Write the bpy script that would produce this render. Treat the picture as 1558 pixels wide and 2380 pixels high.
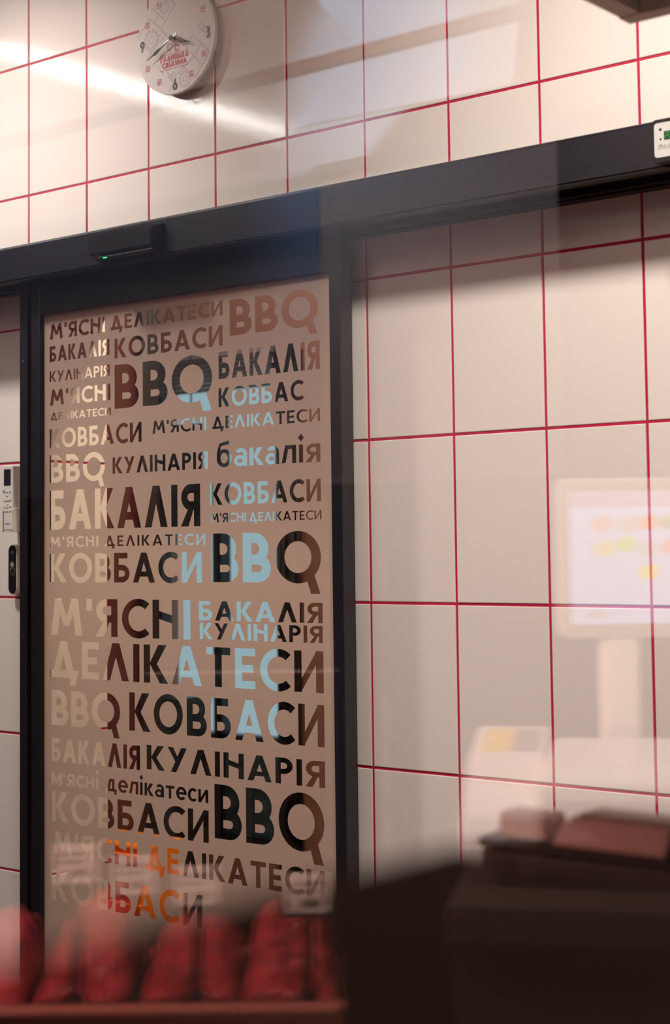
import bpy, bmesh, math, random
from mathutils import Vector, Matrix, geometry
random.seed(7)
for o in list(bpy.data.objects): bpy.data.objects.remove(o)
SC = bpy.context.scene
COL = SC.collection
PI = math.pi
R = math.radians

# ---------------------------------------------------------------- camera, light, exposure
cam = bpy.data.cameras.new('camera')
camo = bpy.data.objects.new('camera', cam); COL.objects.link(camo); SC.camera = camo
F_PX, PITCH, ROLL, YAW = 3784.685, 0.0654224, 0.0125034, 0.6843556
EYE = Vector((3.00379, -2.53023, 1.45))
Mz = Matrix.Rotation(YAW, 3, 'Z') @ Matrix.Rotation(PITCH, 3, 'X') @ Matrix.Rotation(ROLL, 3, 'Y')
rt, fw, up = Mz @ Vector((1, 0, 0)), Mz @ Vector((0, 1, 0)), Mz @ Vector((0, 0, 1))
camo.matrix_world = Matrix(((rt.x, up.x, -fw.x, EYE.x), (rt.y, up.y, -fw.y, EYE.y), (rt.z, up.z, -fw.z, EYE.z), (0, 0, 0, 1)))
cam.sensor_fit = 'VERTICAL'; cam.sensor_height = 36.0; cam.sensor_width = 24.0
cam.lens = F_PX / 2380 * 36.0
cam.shift_x = 0.0; cam.shift_y = -164.79 / 2380
cam.clip_start = 0.05; cam.clip_end = 60
cam.dof.use_dof = True; cam.dof.focus_distance = 3.25
cam.dof.aperture_fstop = (cam.lens / 1000) / 0.0125

w = bpy.data.worlds.new('daylight'); SC.world = w; w.use_nodes = True
bgn = w.node_tree.nodes['Background']
bgn.inputs[0].default_value = (.40, .57, .63, 1); bgn.inputs[1].default_value = 0.85

SC.view_settings.view_transform = 'Standard'; SC.view_settings.look = 'None'
SC.view_settings.exposure = 0.2; SC.view_settings.gamma = 1.0; SC.view_settings.use_curve_mapping = False
SC.cycles.max_bounces = 8; SC.cycles.transparent_max_bounces = 16
SC.cycles.sample_clamp_indirect = 6.0
SC.cycles.caustics_reflective = False; SC.cycles.caustics_refractive = False

def area(name, loc, target, size, power, color, size_y=None, spread=PI):
    l = bpy.data.lights.new(name, 'AREA'); l.energy = power; l.color = color
    l.shape = 'RECTANGLE' if size_y else 'SQUARE'; l.size = size; l.spread = spread
    if size_y: l.size_y = size_y
    o = bpy.data.objects.new(name, l); COL.objects.link(o); o.location = loc
    d = Vector(target) - Vector(loc); o.rotation_euler = d.to_track_quat('-Z', 'Y').to_euler(); return o
def spot(name, loc, target, power, color, angle, blend=.5, radius=.05):
    l = bpy.data.lights.new(name, 'SPOT'); l.energy = power; l.color = color
    l.spot_size = R(angle); l.spot_blend = blend; l.shadow_soft_size = radius
    o = bpy.data.objects.new(name, l); COL.objects.link(o); o.location = loc
    d = Vector(target) - Vector(loc); o.rotation_euler = d.to_track_quat('-Z', 'Y').to_euler(); return o
spot('ceiling_lamp_right', (2.15, -1.45, 3.26), (1.95, 0, 1.55), 240, (1, .90, .82), 84, 1.0, .16)
spot('ceiling_lamp_left', (-.05, -1.0, 3.35), (-.1, 0, 1.45), 150, (1, .91, .86), 80, .95, .10)
area('front_fill', (.9, -2.6, 3.3), (.6, 0, 1.2), .9, 12, (1, .66, .56))  # added pinkish ambient fill, not a fixture of the shop
area('deli_lamp_pink', (1.9, -1.95, .75), (.9, 0, 1.0), .7, 3.2, (1, .50, .44))
area('doorway_lamp', (.85, .55, 2.72), (.055, .1, 1.0), .16, 30, (1, .80, .58))
area('back_room_lamp', (-.2, .9, 2.55), (.2, .6, 0), .5, 22, (1, .80, .58))
spot('case_front_fill', (1.35, -2.75, 1.55), (1.55, -3.25, 1.0), 30, (1, .60, .52), 70, .8)  # added spot to brighten the front of the mirrored meat case
spot('rear_wall_fill', (-1.1, 1.7, 2.8), (-1.3, 2.6, 2.6), 24, (1, .78, .62), 120, .8)  # added to lift the upper part of the rear wall
spot('blue_fill', (.05, -5.22, 3.15), (.28, -5.62, 2.76), 130, (.42, .68, 1.0), 90, 1.0)  # added blue spot, tints the notched white piece that the glass mirrors
area('soffit_fill', (-.4, -5.27, 3.34), (-.4, -5.78, 2.95), 2.6, 14, (1, .84, .76), .08, R(120))  # extra light, added so the mirrored soffit reads bright behind the rail
spot('meat_case_lamp', (1.40, -2.95, 1.80), (1.62, -3.62, 1.0), 195, (1, .58, .55), 80, .6, .014)
spot('scale_fill', (2.35, -3.15, 2.2), (2.05, -3.77, 1.25), 130, (1, .90, .80), 70, .6)  # added to strengthen the mirror image of the scale
spot('blind_fill_left', (-.9, -4.9, 3.0), (-.8, -5.72, 2.0), 4, (.40, .60, 1.0), 130, .8)  # added cool fill, gives the wide blind its bluish mirrored veil
spot('blind_fill_right', (.75, -4.8, 2.9), (.55, -5.72, 2.0), 15, (1, .60, .42), 110, .8)  # added warm fill for the brownish veil of the narrow blind

# ---------------------------------------------------------------- materials
def mat(name, color, rough=.5, metal=0., spec=.5, emit=None, es=0., noise=0., nscale=30., bump=0., bscale=200., trans=0., coat=0., bdist=.001):
    m = bpy.data.materials.new(name); m.use_nodes = True
    nt = m.node_tree; b = nt.nodes['Principled BSDF']
    b.inputs['Base Color'].default_value = (*color, 1); b.inputs['Roughness'].default_value = rough
    b.inputs['Metallic'].default_value = metal; b.inputs['Specular IOR Level'].default_value = spec
    b.inputs['Coat Weight'].default_value = coat
    if emit: b.inputs['Emission Color'].default_value = (*emit, 1); b.inputs['Emission Strength'].default_value = es
    if noise or bump: tc = nt.nodes.new('ShaderNodeTexCoord')
    if noise:
        n = nt.nodes.new('ShaderNodeTexNoise'); n.inputs['Scale'].default_value = nscale; n.inputs['Detail'].default_value = 4
        r = nt.nodes.new('ShaderNodeMix'); r.data_type = 'RGBA'
        r.inputs[6].default_value = tuple(c * (1 - noise) for c in color) + (1,); r.inputs[7].default_value = tuple(min(1, c * (1 + noise)) for c in color) + (1,)
        nt.links.new(tc.outputs['Object'], n.inputs['Vector']); nt.links.new(n.outputs[0], r.inputs[0]); nt.links.new(r.outputs[2], b.inputs['Base Color'])
    if bump:
        n2 = nt.nodes.new('ShaderNodeTexNoise'); n2.inputs['Scale'].default_value = bscale; n2.inputs['Detail'].default_value = 3
        bp = nt.nodes.new('ShaderNodeBump'); bp.inputs['Strength'].default_value = bump; bp.inputs['Distance'].default_value = bdist
        nt.links.new(tc.outputs['Object'], n2.inputs['Vector']); nt.links.new(n2.outputs[0], bp.inputs['Height']); nt.links.new(bp.outputs[0], b.inputs['Normal'])
    return m
def glass_mat(name, r0, tint=(1, 1, 1)):
    """a thin pane: light goes straight through, the surface mirrors by angle (Schlick)"""
    m = bpy.data.materials.new(name); m.use_nodes = True; nt = m.node_tree; nt.nodes.clear()
    out = nt.nodes.new('ShaderNodeOutputMaterial'); mx = nt.nodes.new('ShaderNodeMixShader')
    t = nt.nodes.new('ShaderNodeBsdfTransparent'); t.inputs[0].default_value = (*tint, 1)
    g = nt.nodes.new('ShaderNodeBsdfGlossy'); g.inputs['Roughness'].default_value = 0.0
    lw = nt.nodes.new('ShaderNodeLayerWeight'); lw.inputs[0].default_value = .5
    p = nt.nodes.new('ShaderNodeMath'); p.operation = 'POWER'; p.inputs[1].default_value = 5
    a = nt.nodes.new('ShaderNodeMath'); a.operation = 'MULTIPLY_ADD'; a.inputs[1].default_value = 1 - r0; a.inputs[2].default_value = r0
    nt.links.new(lw.outputs['Facing'], p.inputs[0]); nt.links.new(p.outputs[0], a.inputs[0]); nt.links.new(a.outputs[0], mx.inputs[0])
    nt.links.new(t.outputs[0], mx.inputs[1]); nt.links.new(g.outputs[0], mx.inputs[2]); nt.links.new(mx.outputs[0], out.inputs[0])
    return m
def frosted_mat(name, color, tr):
    m = bpy.data.materials.new(name); m.use_nodes = True; nt = m.node_tree; nt.nodes.clear()
    out = nt.nodes.new('ShaderNodeOutputMaterial'); mx = nt.nodes.new('ShaderNodeMixShader'); mx.inputs[0].default_value = tr
    d = nt.nodes.new('ShaderNodeBsdfDiffuse'); d.inputs[0].default_value = (*color, 1)
    t = nt.nodes.new('ShaderNodeBsdfTranslucent'); t.inputs[0].default_value = (*color, 1)
    nt.links.new(d.outputs[0], mx.inputs[1]); nt.links.new(t.outputs[0], mx.inputs[2]); nt.links.new(mx.outputs[0], out.inputs[0])
    return m
M = dict(
    tile=mat('white_glazed_tile', (.80, .73, .68), .10, spec=.5, bump=.10, bscale=55),
    grout=mat('crimson_grout', (.46, .004, .045), .8),
    anth=mat('anthracite_powder_coat', (.011, .0105, .015), .33, bump=.05, bscale=900),
    anth2=mat('anthracite_dark', (.009, .008, .009), .5),
    black=mat('black_plastic', (.010, .009, .010), .28),
    white=mat('white_plastic', (.70, .67, .63), .35),
    grey=mat('grey_plastic', (.28, .27, .27), .5),
    film=frosted_mat('frosted_film', (.50, .375, .315), .40),
    doorglass=glass_mat('door_glass', .03, (.97, .98, .98)),
    pane=glass_mat('counter_glass', .055, (.99, .99, .985)),
    clock=mat('clock_white_board', (.74, .68, .66), .55),
    clockprint=mat('clock_print_grey', (.54, .48, .47), .6),
    clockred=mat('clock_print_red', (.52, .02, .06), .6),
    clockdark=mat('clock_print_charcoal', (.03, .022, .026), .6),
    handblack=mat('black_clock_hand', (.004, .003, .004), .75, spec=.15),
    silver=mat('brushed_metal', (.75, .72, .70), .22, 1.0),
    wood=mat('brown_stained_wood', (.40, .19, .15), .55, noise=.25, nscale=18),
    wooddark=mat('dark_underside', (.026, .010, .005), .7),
    green=mat('green_led', (.0, .3, .05), .4, emit=(.02, 1, .25), es=1.4),
    displayglass=mat('dark_green_display', (.002, .02, .006), .3),
    digit=mat('green_segments', (0, .2, .02), .4, emit=(.01, .75, .05), es=.35),
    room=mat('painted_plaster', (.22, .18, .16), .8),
    ceil=mat('dark_ceiling', (.20, .17, .15), .8),
    soffit=mat('light_soffit_plaster', (.60, .53, .48), .8),
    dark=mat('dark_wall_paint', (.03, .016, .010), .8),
    floor=mat('grey_floor_tile', (.10, .075, .065), .35, noise=.15, nscale=6),
    brown=mat('brown_panel', (.33, .17, .11), .6, noise=.1, nscale=5),
    teal=mat('dark_teal_panel', (.035, .065, .075), .4),
    orange=mat('orange_plastic', (.85, .23, .012), .4),
    lcd=mat('lcd_dark', (.012, .013, .022), .2),
    blue=mat('blue_button', (.12, .32, .38), .4),
    print=mat('printed_grey', (.12, .09, .08), .6),
    redmark=mat('red_print', (.5, .05, .02), .6),
)
# ---------------------------------------------------------------- mesh helpers
class MB:
    """collects solids in one bmesh; build() links it as ONE mesh object"""
    def __init__(self): self.bm = bmesh.new()
    def _mi(self, f0, mi):
        self.bm.faces.ensure_lookup_table()
        for f in list(self.bm.faces)[f0:]: f.material_index = mi
    def box(self, x0, x1, y0, y1, z0, z1, bev=0., seg=2, mi=0, rot=None, about=None):
        f0 = len(self.bm.faces)
        vs = [self.bm.verts.new((x, y, z)) for x in (x0, x1) for y in (y0, y1) for z in (z0, z1)]
        idx = ((0, 1, 3, 2), (4, 6, 7, 5), (0, 4, 5, 1), (2, 3, 7, 6), (0, 2, 6, 4), (1, 5, 7, 3))
        fs = [self.bm.faces.new([vs[i] for i in q]) for q in idx]
        geo = vs
        if bev > 0:
            es = list({e for f in fs for e in f.edges})
            r = bmesh.ops.bevel(self.bm, geom=es, offset=bev, segments=seg, affect='EDGES', profile=.5)
            geo = list({v for f in list(self.bm.faces)[f0:] for v in f.verts}) or vs
        if rot is not None:
            bmesh.ops.transform(self.bm, matrix=Matrix.Translation(about) @ rot.to_4x4() @ Matrix.Translation(-Vector(about)), verts=geo)
        self._mi(f0, mi); return self
    def prism(self, pts, d0, d1, axis='y', bev=0., mi=0, seg=2):
        """outline pts (a,b) extruded along axis from d0 to d1: axis y -> (x,z); x -> (y,z); z -> (x,y)"""
        f0 = len(self.bm.faces)
        def P(a, b, d): return {'y': (a, d, b), 'x': (d, a, b), 'z': (a, b, d)}[axis]
        A = [self.bm.verts.new(P(a, b, d0)) for a, b in pts]; B = [self.bm.verts.new(P(a, b, d1)) for a, b in pts]
        n = len(pts); fs = [self.bm.faces.new(A), self.bm.faces.new(B[::-1])]
        for i in range(n): self.bm.faces.new((A[i], B[i], B[(i + 1) % n], A[(i + 1) % n]))
        if bev > 0:
            es = list({e for f in fs for e in f.edges})
            bmesh.ops.bevel(self.bm, geom=es, offset=bev, segments=seg, affect='EDGES', profile=.5)
        self._mi(f0, mi); return self
    def tube(self, pts, r, n=10, mi=0, caps=True):
        f0 = len(self.bm.faces); pts = [Vector(p) for p in pts]; rings = []
        rs = r if isinstance(r, (list, tuple)) else [r] * len(pts)
        for i, p in enumerate(pts):
            t = (pts[min(i + 1, len(pts) - 1)] - pts[max(i - 1, 0)]).normalized()
            a = t.orthogonal().normalized(); b = t.cross(a)
            if rings:
                a = (pa - t * pa.dot(t)).normalized(); b = t.cross(a)
            pa = a
            rings.append([self.bm.verts.new(p + (a * math.cos(2 * PI * k / n) + b * math.sin(2 * PI * k / n)) * rs[i]) for k in range(n)])
        for A, B in zip(rings, rings[1:]):
            for k in range(n): self.bm.faces.new((A[k], A[(k + 1) % n], B[(k + 1) % n], B[k]))
        if caps: self.bm.faces.new(rings[0][::-1]); self.bm.faces.new(rings[-1])
        self._mi(f0, mi); return self
    def disc(self, c, r, d0, d1, n=48, axis='y', bev=0., mi=0, rz=None):
        rz = rz or r
        return self.prism([(c[0] + r * math.cos(2 * PI * k / n), c[1] + rz * math.sin(2 * PI * k / n)) for k in range(n)], d0, d1, axis, bev, mi)
    def build(self, name, m, parent=None, mirror=False, smooth=False, origin=None):
        bmesh.ops.recalc_face_normals(self.bm, faces=self.bm.faces)
        if mirror:
            for v in self.bm.verts: v.co.y = MIR(v.co.y)
            bmesh.ops.reverse_faces(self.bm, faces=self.bm.faces)
        me = bpy.data.meshes.new(name); self.bm.to_mesh(me); self.bm.free()
        for x in (m if isinstance(m, (list, tuple)) else [m]): me.materials.append(x)
        if smooth:
            for p in me.polygons: p.use_smooth = True
        o = bpy.data.objects.new(name, me); COL.objects.link(o)
        if parent is not None:
            o.parent = parent; o.matrix_parent_inverse = Matrix.Translation(-parent.location)
        elif origin is not None:
            me.transform(Matrix.Translation(-Vector(origin))); o.location = origin
        return o
PANE_Y = -2.36
def MIR(y): return 2 * PANE_Y - y          # the glass pane is parallel to the tiled wall: what it mirrors stands behind the photographer
def empty(name, loc, label, cat, group=None, kind=None):
    o = bpy.data.objects.new(name, None); COL.objects.link(o); o.location = loc; o.empty_display_size = .05
    return tag(o, label, cat, group, kind)
def tag(o, label=None, cat=None, group=None, kind=None):
    if label: o['label'] = label
    if cat: o['category'] = cat
    if group: o['group'] = group
    if kind: o['kind'] = kind
    return o
def struct(o): o['kind'] = 'structure'; return o
def part_label(o, l): o['label'] = l; return o
def copy_tree(root, loc, parent=None):
    c = root.copy(); COL.objects.link(c)
    if parent is None: c.location = loc
    else: c.parent = parent
    for ch in list(root.children): copy_tree(ch, None, c)
    return c

# ---------------------------------------------------------------- lettering: geometric sans, cap height 1
def para(x0, y0, x1, y1, th): return [(x0, y0), (x0 + th, y0), (x1 + th, y1), (x1, y1)]
def rect(x0, y0, x1, y1): return [(x0, y0), (x1, y0), (x1, y1), (x0, y1)]
def arc(cx, cy, rx, ry, t, a0=0, a1=360, n=20):
    a = [R(a0 + (a1 - a0) * i / n) for i in range(n + 1)]
    return [(cx + rx * math.cos(x), cy + ry * math.sin(x)) for x in a] + [(cx + (rx - t) * math.cos(x), cy + (ry - t) * math.sin(x)) for x in a[::-1]]
def ring(cx, cy, rx, ry, t): return [arc(cx, cy, rx, ry, t, 0, 180, 16), arc(cx, cy, rx, ry, t, 180, 360, 16)]
def bowl(x0, xr, y0, y1, t, flip=False):
    """D shape: two bars and a half ring; flip mirrors it for the Cyrillic YA"""
    ry = (y1 - y0) / 2; rx = min(ry * 1.02, (xr - x0) * .8); cy = y0 + ry; cx = xr - rx
    ps = [rect(x0, y0, cx, y0 + t), rect(x0, y1 - t, cx, y1), arc(cx, cy, rx, ry, t, -90, 90, 14)]
    return ps
def mirx(ps, wd): return [[(wd - x, y) for x, y in p] for p in ps]
def glyph(c, T):
    d = T * 1.12
    if c in 'А': return .86, [para(0, 0, .43 - d / 2, 1, d), para(.86 - d, 0, .43 - d / 2, 1, d), rect(.17, .2, .69, .2 + T * .9)]
    if c == 'Л': return .80, [para(0, 0, .40 - d / 2, 1, d), para(.80 - d, 0, .40 - d / 2, 1, d)]
    if c == 'Д': return .90, [para(.06, 0.04, .43 - d / 2, 1, d), para(.80 - d, .04, .43 - d / 2, 1, d), rect(0, 0, .86, T * 1.1), [(.62, -.22), (.80, -.22), (.93, T * 1.1), (.70, T * 1.1)]]
    if c == 'Б': return .62, [rect(0, 0, T, 1), rect(0, 1 - T, .54, 1)] + bowl(0, .62, 0, .60, T)
    if c in 'ВB': return .64, [rect(0, 0, T, 1)] + bowl(0, .64, 0, .56, T) + bowl(0, .59, .56 - T, 1, T)
    if c == 'И': return .74, [rect(0, 0, T, 1), rect(.74 - T, 0, .74, 1), [(0, 0), (T * .9, 0), (.74, 1), (.74 - T * .9, 1)]]
    if c == 'К': return .70, [rect(0, 0, T, 1), [(T * .9, .50), (T * .9 + .16, .40), (.68, 1), (.68 - d * 1.15, 1)], [(T * .9, .52), (T * .9 + .14, .62), (.72, 0), (.72 - d * 1.15, 0)]]
    if c == 'О': return .96, ring(.48, .5, .48, .52, T)
    if c == 'С': return .76, [arc(.48, .5, .48, .52, T, 48, 312, 26)]
    if c == 'Т': return .66, [rect(0, 1 - T, .66, 1), rect(.33 - T / 2, 0, .33 + T / 2, 1)]
    if c == 'Е': return .54, [rect(0, 0, T, 1), rect(0, 0, .54, T), rect(0, 1 - T, .54, 1), rect(0, .5 - T / 2, .49, .5 + T / 2)]
    if c == 'Н': return .74, [rect(0, 0, T, 1), rect(.74 - T, 0, .74, 1), [(0, .56), (.74, .34), (.74, .34 + T * 1.1), (0, .56 + T * 1.1)]]
    if c in 'ІI': return T, [rect(0, 0, T, 1)]
    if c == 'М': return .98, [para(0, 0, .13, 1, d), para(.98 - d, 0, .85 - d, 1, d), [(.13, 1), (.13 + d * .9, 1), (.49 + d * .4, .26), (.49 - d * .4, .26)], [(.85, 1), (.85 - d * .9, 1), (.49 - d * .4, .26), (.49 + d * .4, .26)]]
    if c == 'Р': return .60, [rect(0, 0, T, 1)] + bowl(0, .60, .38, 1, T)
    if c == 'У': return .74, [[(.12, 0), (.12 + d, 0), (.74, 1), (.74 - d, 1)], [(0, 1), (d, 1), (.46, .46), (.36, .30)]]
    if c == 'Я': return .64, mirx([rect(0, 0, T, 1)] + bowl(0, .64, .38, 1, T) + [[(.20, .46), (.38, .46), (.66, 0), (.66 - d * 1.1, 0)]], .64)
    if c == 'Q': return 1.02, ring(.5, .5, .50, .52, T) + [[(.66, .14), (.84, .20), (.98, -.22), (.78, -.22)]]
    if c == "'": return T * .9, [rect(0, .68, T * .9, 1)]
    if c == 'Г': return .52, [rect(0, 0, T, 1), rect(0, 1 - T, .52, 1)]
    if c == 'Ц': return .78, [rect(0, 0, T, 1), rect(.66 - T, 0, .66, 1), rect(0, 0, .76, T), rect(.64, -.18, .78, T)]
    if c == 'Ь': return .60, [rect(0, 0, T, 1)] + bowl(0, .60, 0, .60, T)
    if c == 'Ж': return 1.04, [rect(.52 - T / 2, 0, .52 + T / 2, 1)] + [q for s in (0, 1) for q in mirx([[(.50, .5), (.62, .42), (1.02, 1), (1.02 - d, 1)], [(.50, .5), (.62, .6), (1.04, 0), (1.04 - d, 0)]], 1.04 if s else 1.04) ] + [[(.50, .5), (.62, .42), (1.02, 1), (1.02 - d, 1)], [(.50, .5), (.62, .6), (1.04, 0), (1.04 - d, 0)]]
    if c == 'V': return .78, [para(.39 - d / 2, 0, 0, 1, d), para(.39 - d / 2, 0, .78 - d, 1, d)]
    if c == 'X': return .76, [para(0, 0, .76 - d, 1, d), para(.76 - d, 0, 0, 1, d)]
    if c == 'A': return glyph('А', T)
    if c == '6': return .66, ring(.33, .33, .33, .34, T) + [[(.02, .36), (.02 + T, .42), (.52, 1), (.30, 1)]]
    if c == '9': return .66, [[(.66 - x, 1 - y) for x, y in p] for p in glyph('6', T)[1]]
    if c == '3': return .58, [arc(.28, .29, .30, .30, T, -130, 95, 20), arc(.27, .73, .26, .27, T, -95, 140, 20), rect(.16, .5 - T / 2 + .04, .34, .5 + T / 2 + .04)]
    # lower case: x-height 1, heavier
    if c == 'б': return .84, ring(.42, .5, .42, .52, T) + [[(0, .5), (T, .55), (.22, 1.18), (.74, 1.30), (.74, 1.52), (.16, 1.36), (.02, .9)]]
    if c == 'а': return .74, ring(.33, .31, .33, .32, T * .9) + [rect(.74 - T, 0, .74, .66), arc(.40, .66, .34, .36, T, 0, 150, 14)]
    if c == 'к': return .74, [rect(0, 0, T, 1), [(T * .9, .48), (T * .9 + .18, .40), (.72, 1), (.72 - d * 1.2, 1)], [(T * .9, .52), (T * .9 + .14, .64), (.78, 0), (.78 - d * 1.25, 0)]]
    if c == 'л': return .78, [rect(.78 - T, 0, .78, 1), rect(.20, 1 - T, .78, 1), [(0, 0), (T, .04), (.22 + T * .9, 1), (.20, 1)]]
    if c == 'і': return .26, [rect(.13 - T / 2, 0, .13 + T / 2, 1), [(.13, 1.16), (.13 + T * .75, 1.38), (.13, 1.60), (.13 - T * .75, 1.38)]]
    if c == 'я': return .74, mirx([rect(0, 0, T, 1)] + bowl(0, .72, .36, 1, T * .9) + [[(.22, .46), (.44, .46), (.78, 0), (.78 - d * 1.2, 0)]], .74)
    if c == 'м': return .98, [rect(0, 0, T, 1), rect(.98 - T, 0, .98, 1), [(0, 1), (T, 1), (.57, .12), (.41, .12)], [(.98, 1), (.98 - T, 1), (.41, .12), (.57, .12)]]
    if c == 'с': return .70, [arc(.42, .5, .42, .52, T, 45, 315, 22)]
    if c == 'н': return .78, [rect(0, 0, T, 1), rect(.78 - T, 0, .78, 1), rect(0, .5 - T / 2, .78, .5 + T / 2)]
    if c == 'д': return .92, [rect(.0, 0, .92, T), rect(0, -.24, T * .9, T), rect(.92 - T * .9, -.24, .92, T), rect(.74 - T, 0, .74, 1), rect(.28, 1 - T, .74, 1), [(.12, T * .9), (.12 + T, T * .9), (.28 + T * .9, 1), (.28, 1)]]
    if c == 'е': return .80, [arc(.42, .5, .42, .52, T, 0, 318, 26), rect(.1, .42, .84, .42 + T * .85)]
    if c == 'т': return .72, [rect(0, 1 - T, .72, 1), rect(.36 - T / 2, 0, .36 + T / 2, 1)]
    if c == 'и': return .78, [rect(0, 0, T, 1), rect(.78 - T, 0, .78, 1), [(0, 0), (T, 0), (.78, 1), (.78 - T, 1)]]
    return .4, []
def word(text, x0, z0, x1, z1, T=.19, gap=.13, space=.42):
    """polygons (x, z) of a word fitted to the box baseline-left (x0,z0), cap-top-right (x1,z1)"""
    x = 0.; out = []
    for c in text:
        if c == ' ': x += space - gap; continue
        wd, ps = glyph(c, T)
        out += [[(px + x, py) for px, py in p] for p in ps]; x += wd + gap
    x -= gap; sx = (x1 - x0) / x; h = z1 - z0
    return [[(x0 + px * sx, z0 + py * h) for px, py in p] for p in out]
def inside(poly, x, y):
    r = False; j = len(poly) - 1
    for i in range(len(poly)):
        xi, yi = poly[i]; xj, yj = poly[j]
        if (yi > y) != (yj > y) and x < (xj - xi) * (y - yi) / (yj - yi) + xi: r = not r
        j = i
    return r
def flat_mesh(polys, outer=None):
    """triangles of the union of polys, or of outer minus them (in mm for the triangulation)"""
    k = 1000.; vs = []; es = []
    for p in polys + ([outer] if outer else []):
        b = len(vs); vs += [Vector((x * k, y * k)) for x, y in p]; n = len(p); es += [(b + i, b + (i + 1) % n) for i in range(n)]
    V, E, Fc, _, _, _ = geometry.delaunay_2d_cdt(vs, es, [], 0, 1e-4)
    V = [(v.x / k, v.y / k) for v in V]
    bb = [(min(x for x, _ in p), max(x for x, _ in p), min(y for _, y in p), max(y for _, y in p), p) for p in polys]
    keep = []
    for f in Fc:
        cx = sum(V[i][0] for i in f) / len(f); cy = sum(V[i][1] for i in f) / len(f)
        ins = any(a <= cx <= b and c <= cy <= d and inside(p, cx, cy) for a, b, c, d, p in bb)
        if outer: ins = (not ins) and inside(outer, cx, cy)
        if ins: keep.append(f)
    return V, keep
def sheet(name, polys, y, m, parent, outer=None, xf=None):
    V, Fc = flat_mesh(polys, outer)
    bm = bmesh.new(); used = {}
    for f in Fc:
        q = []
        for i in f:
            if i not in used: used[i] = bm.verts.new(xf(*V[i]) if xf else (V[i][0], y, V[i][1]))
            q.append(used[i])
        try: bm.faces.new(q)
        except ValueError: pass
    mb = MB(); mb.bm.free(); mb.bm = bm
    bmesh.ops.recalc_face_normals(bm, faces=bm.faces)
    me = bpy.data.meshes.new(name); bm.to_mesh(me); bm.free(); me.materials.append(m)
    o = bpy.data.objects.new(name, me); COL.objects.link(o)
    if parent is not None: o.parent = parent; o.matrix_parent_inverse = Matrix.Translation(-parent.location)
    return o
def thick_line(a, b, t):
    a, b = Vector(a), Vector(b); n = (b - a).normalized(); s = Vector((-n.y, n.x)) * t / 2
    return [tuple(a + s), tuple(a - s), tuple(b - s), tuple(b + s)]
# ---------------------------------------------------------------- the setting
TW, TH, Z0, GW = .205, .3203125, 2.6226366, .0052
OX0, OX1, OZ = .055, .985, 2.03            # the doorway in the tiled wall
def tile(bm, x0, x1, z0, z1, mi=1, xf=None):
    if x1 - x0 < .008 or z1 - z0 < .008: return
    b = .0016; g = .0022
    a = [random.uniform(-.00045, .00045) for _ in range(3)]
    def P(x, y, z): return xf(x, y, z) if xf else (x, y, z)
    def dy(x, z): return a[0] + a[1] * ((x - x0) / (x1 - x0) - .5) * 2 + a[2] * ((z - z0) / (z1 - z0) - .5) * 2
    out = [bm.verts.new(P(x, g, z)) for x, z in ((x0, z0), (x1, z0), (x1, z1), (x0, z1))]
    mid = [bm.verts.new(P(x, dy(x, z) + .0006, z)) for x, z in ((x0 + .0003, z0 + .0003), (x1 - .0003, z0 + .0003), (x1 - .0003, z1 - .0003), (x0 + .0003, z1 - .0003))]
    inn = [bm.verts.new(P(x, dy(x, z), z)) for x, z in ((x0 + b, z0 + b), (x1 - b, z0 + b), (x1 - b, z1 - b), (x0 + b, z1 - b))]
    for A, B in ((out, mid), (mid, inn)):
        for i in range(4): bm.faces.new((A[i], A[(i + 1) % 4], B[(i + 1) % 4], B[i])).material_index = mi
    bm.faces.new(inn).material_index = mi
mb = MB()
mb.box(-2.2, OX0, .002, .2, 0, 3.4).box(OX1, 4.4, .002, .2, 0, 3.4).box(OX0, OX1, .002, .2, OZ, 3.4)
for i in range(-11, 22):
    xa, xb = i * TW + GW / 2, (i + 1) * TW - GW / 2
    for r in range(-3, 9):
        zb, za = Z0 - r * TH - GW / 2, max(0, Z0 - (r + 1) * TH + GW / 2)
        zb = min(zb, 3.4)
        if zb <= za: continue
        if za < OZ and xb > OX0 and xa < OX1:
            if xa < OX0: tile(mb.bm, xa, OX0, za, min(zb, OZ))
            if xb > OX1: tile(mb.bm, OX1, xb, za, min(zb, OZ))
            if zb > OZ: tile(mb.bm, xa, xb, OZ, zb)
        else: tile(mb.bm, xa, xb, za, zb)
for r in range(1, 9):                       # the tiled reveal on the left of the doorway
    zb, za = min(OZ, Z0 - r * TH - GW / 2), max(0, Z0 - (r + 1) * TH + GW / 2)
    if zb > za: tile(mb.bm, .003, .197, za, zb, 1, lambda x, y, z: (OX0 - y + .0023, x, z))
struct(mb.build('wall_back', [M['grout'], M['tile']]))
struct(MB().box(-3.4, 4.4, -6.3, 3.0, -.1, 0).build('floor', M['floor']))
struct(MB().box(-2.2, 4.4, -6.3, .2, 3.4, 3.5).build('ceiling', M['ceil']))
struct(MB().box(-2.3, -2.2, -6.3, .2, 0, 3.4).build('wall_left', M['room']))
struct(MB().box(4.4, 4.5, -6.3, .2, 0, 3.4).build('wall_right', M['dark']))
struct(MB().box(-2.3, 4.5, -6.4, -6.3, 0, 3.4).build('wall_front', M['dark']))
struct(MB().box(-2.2, 1.3, -6.3, -5.78, 2.56, 3.4).build('trim_1', M['soffit']))
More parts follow.
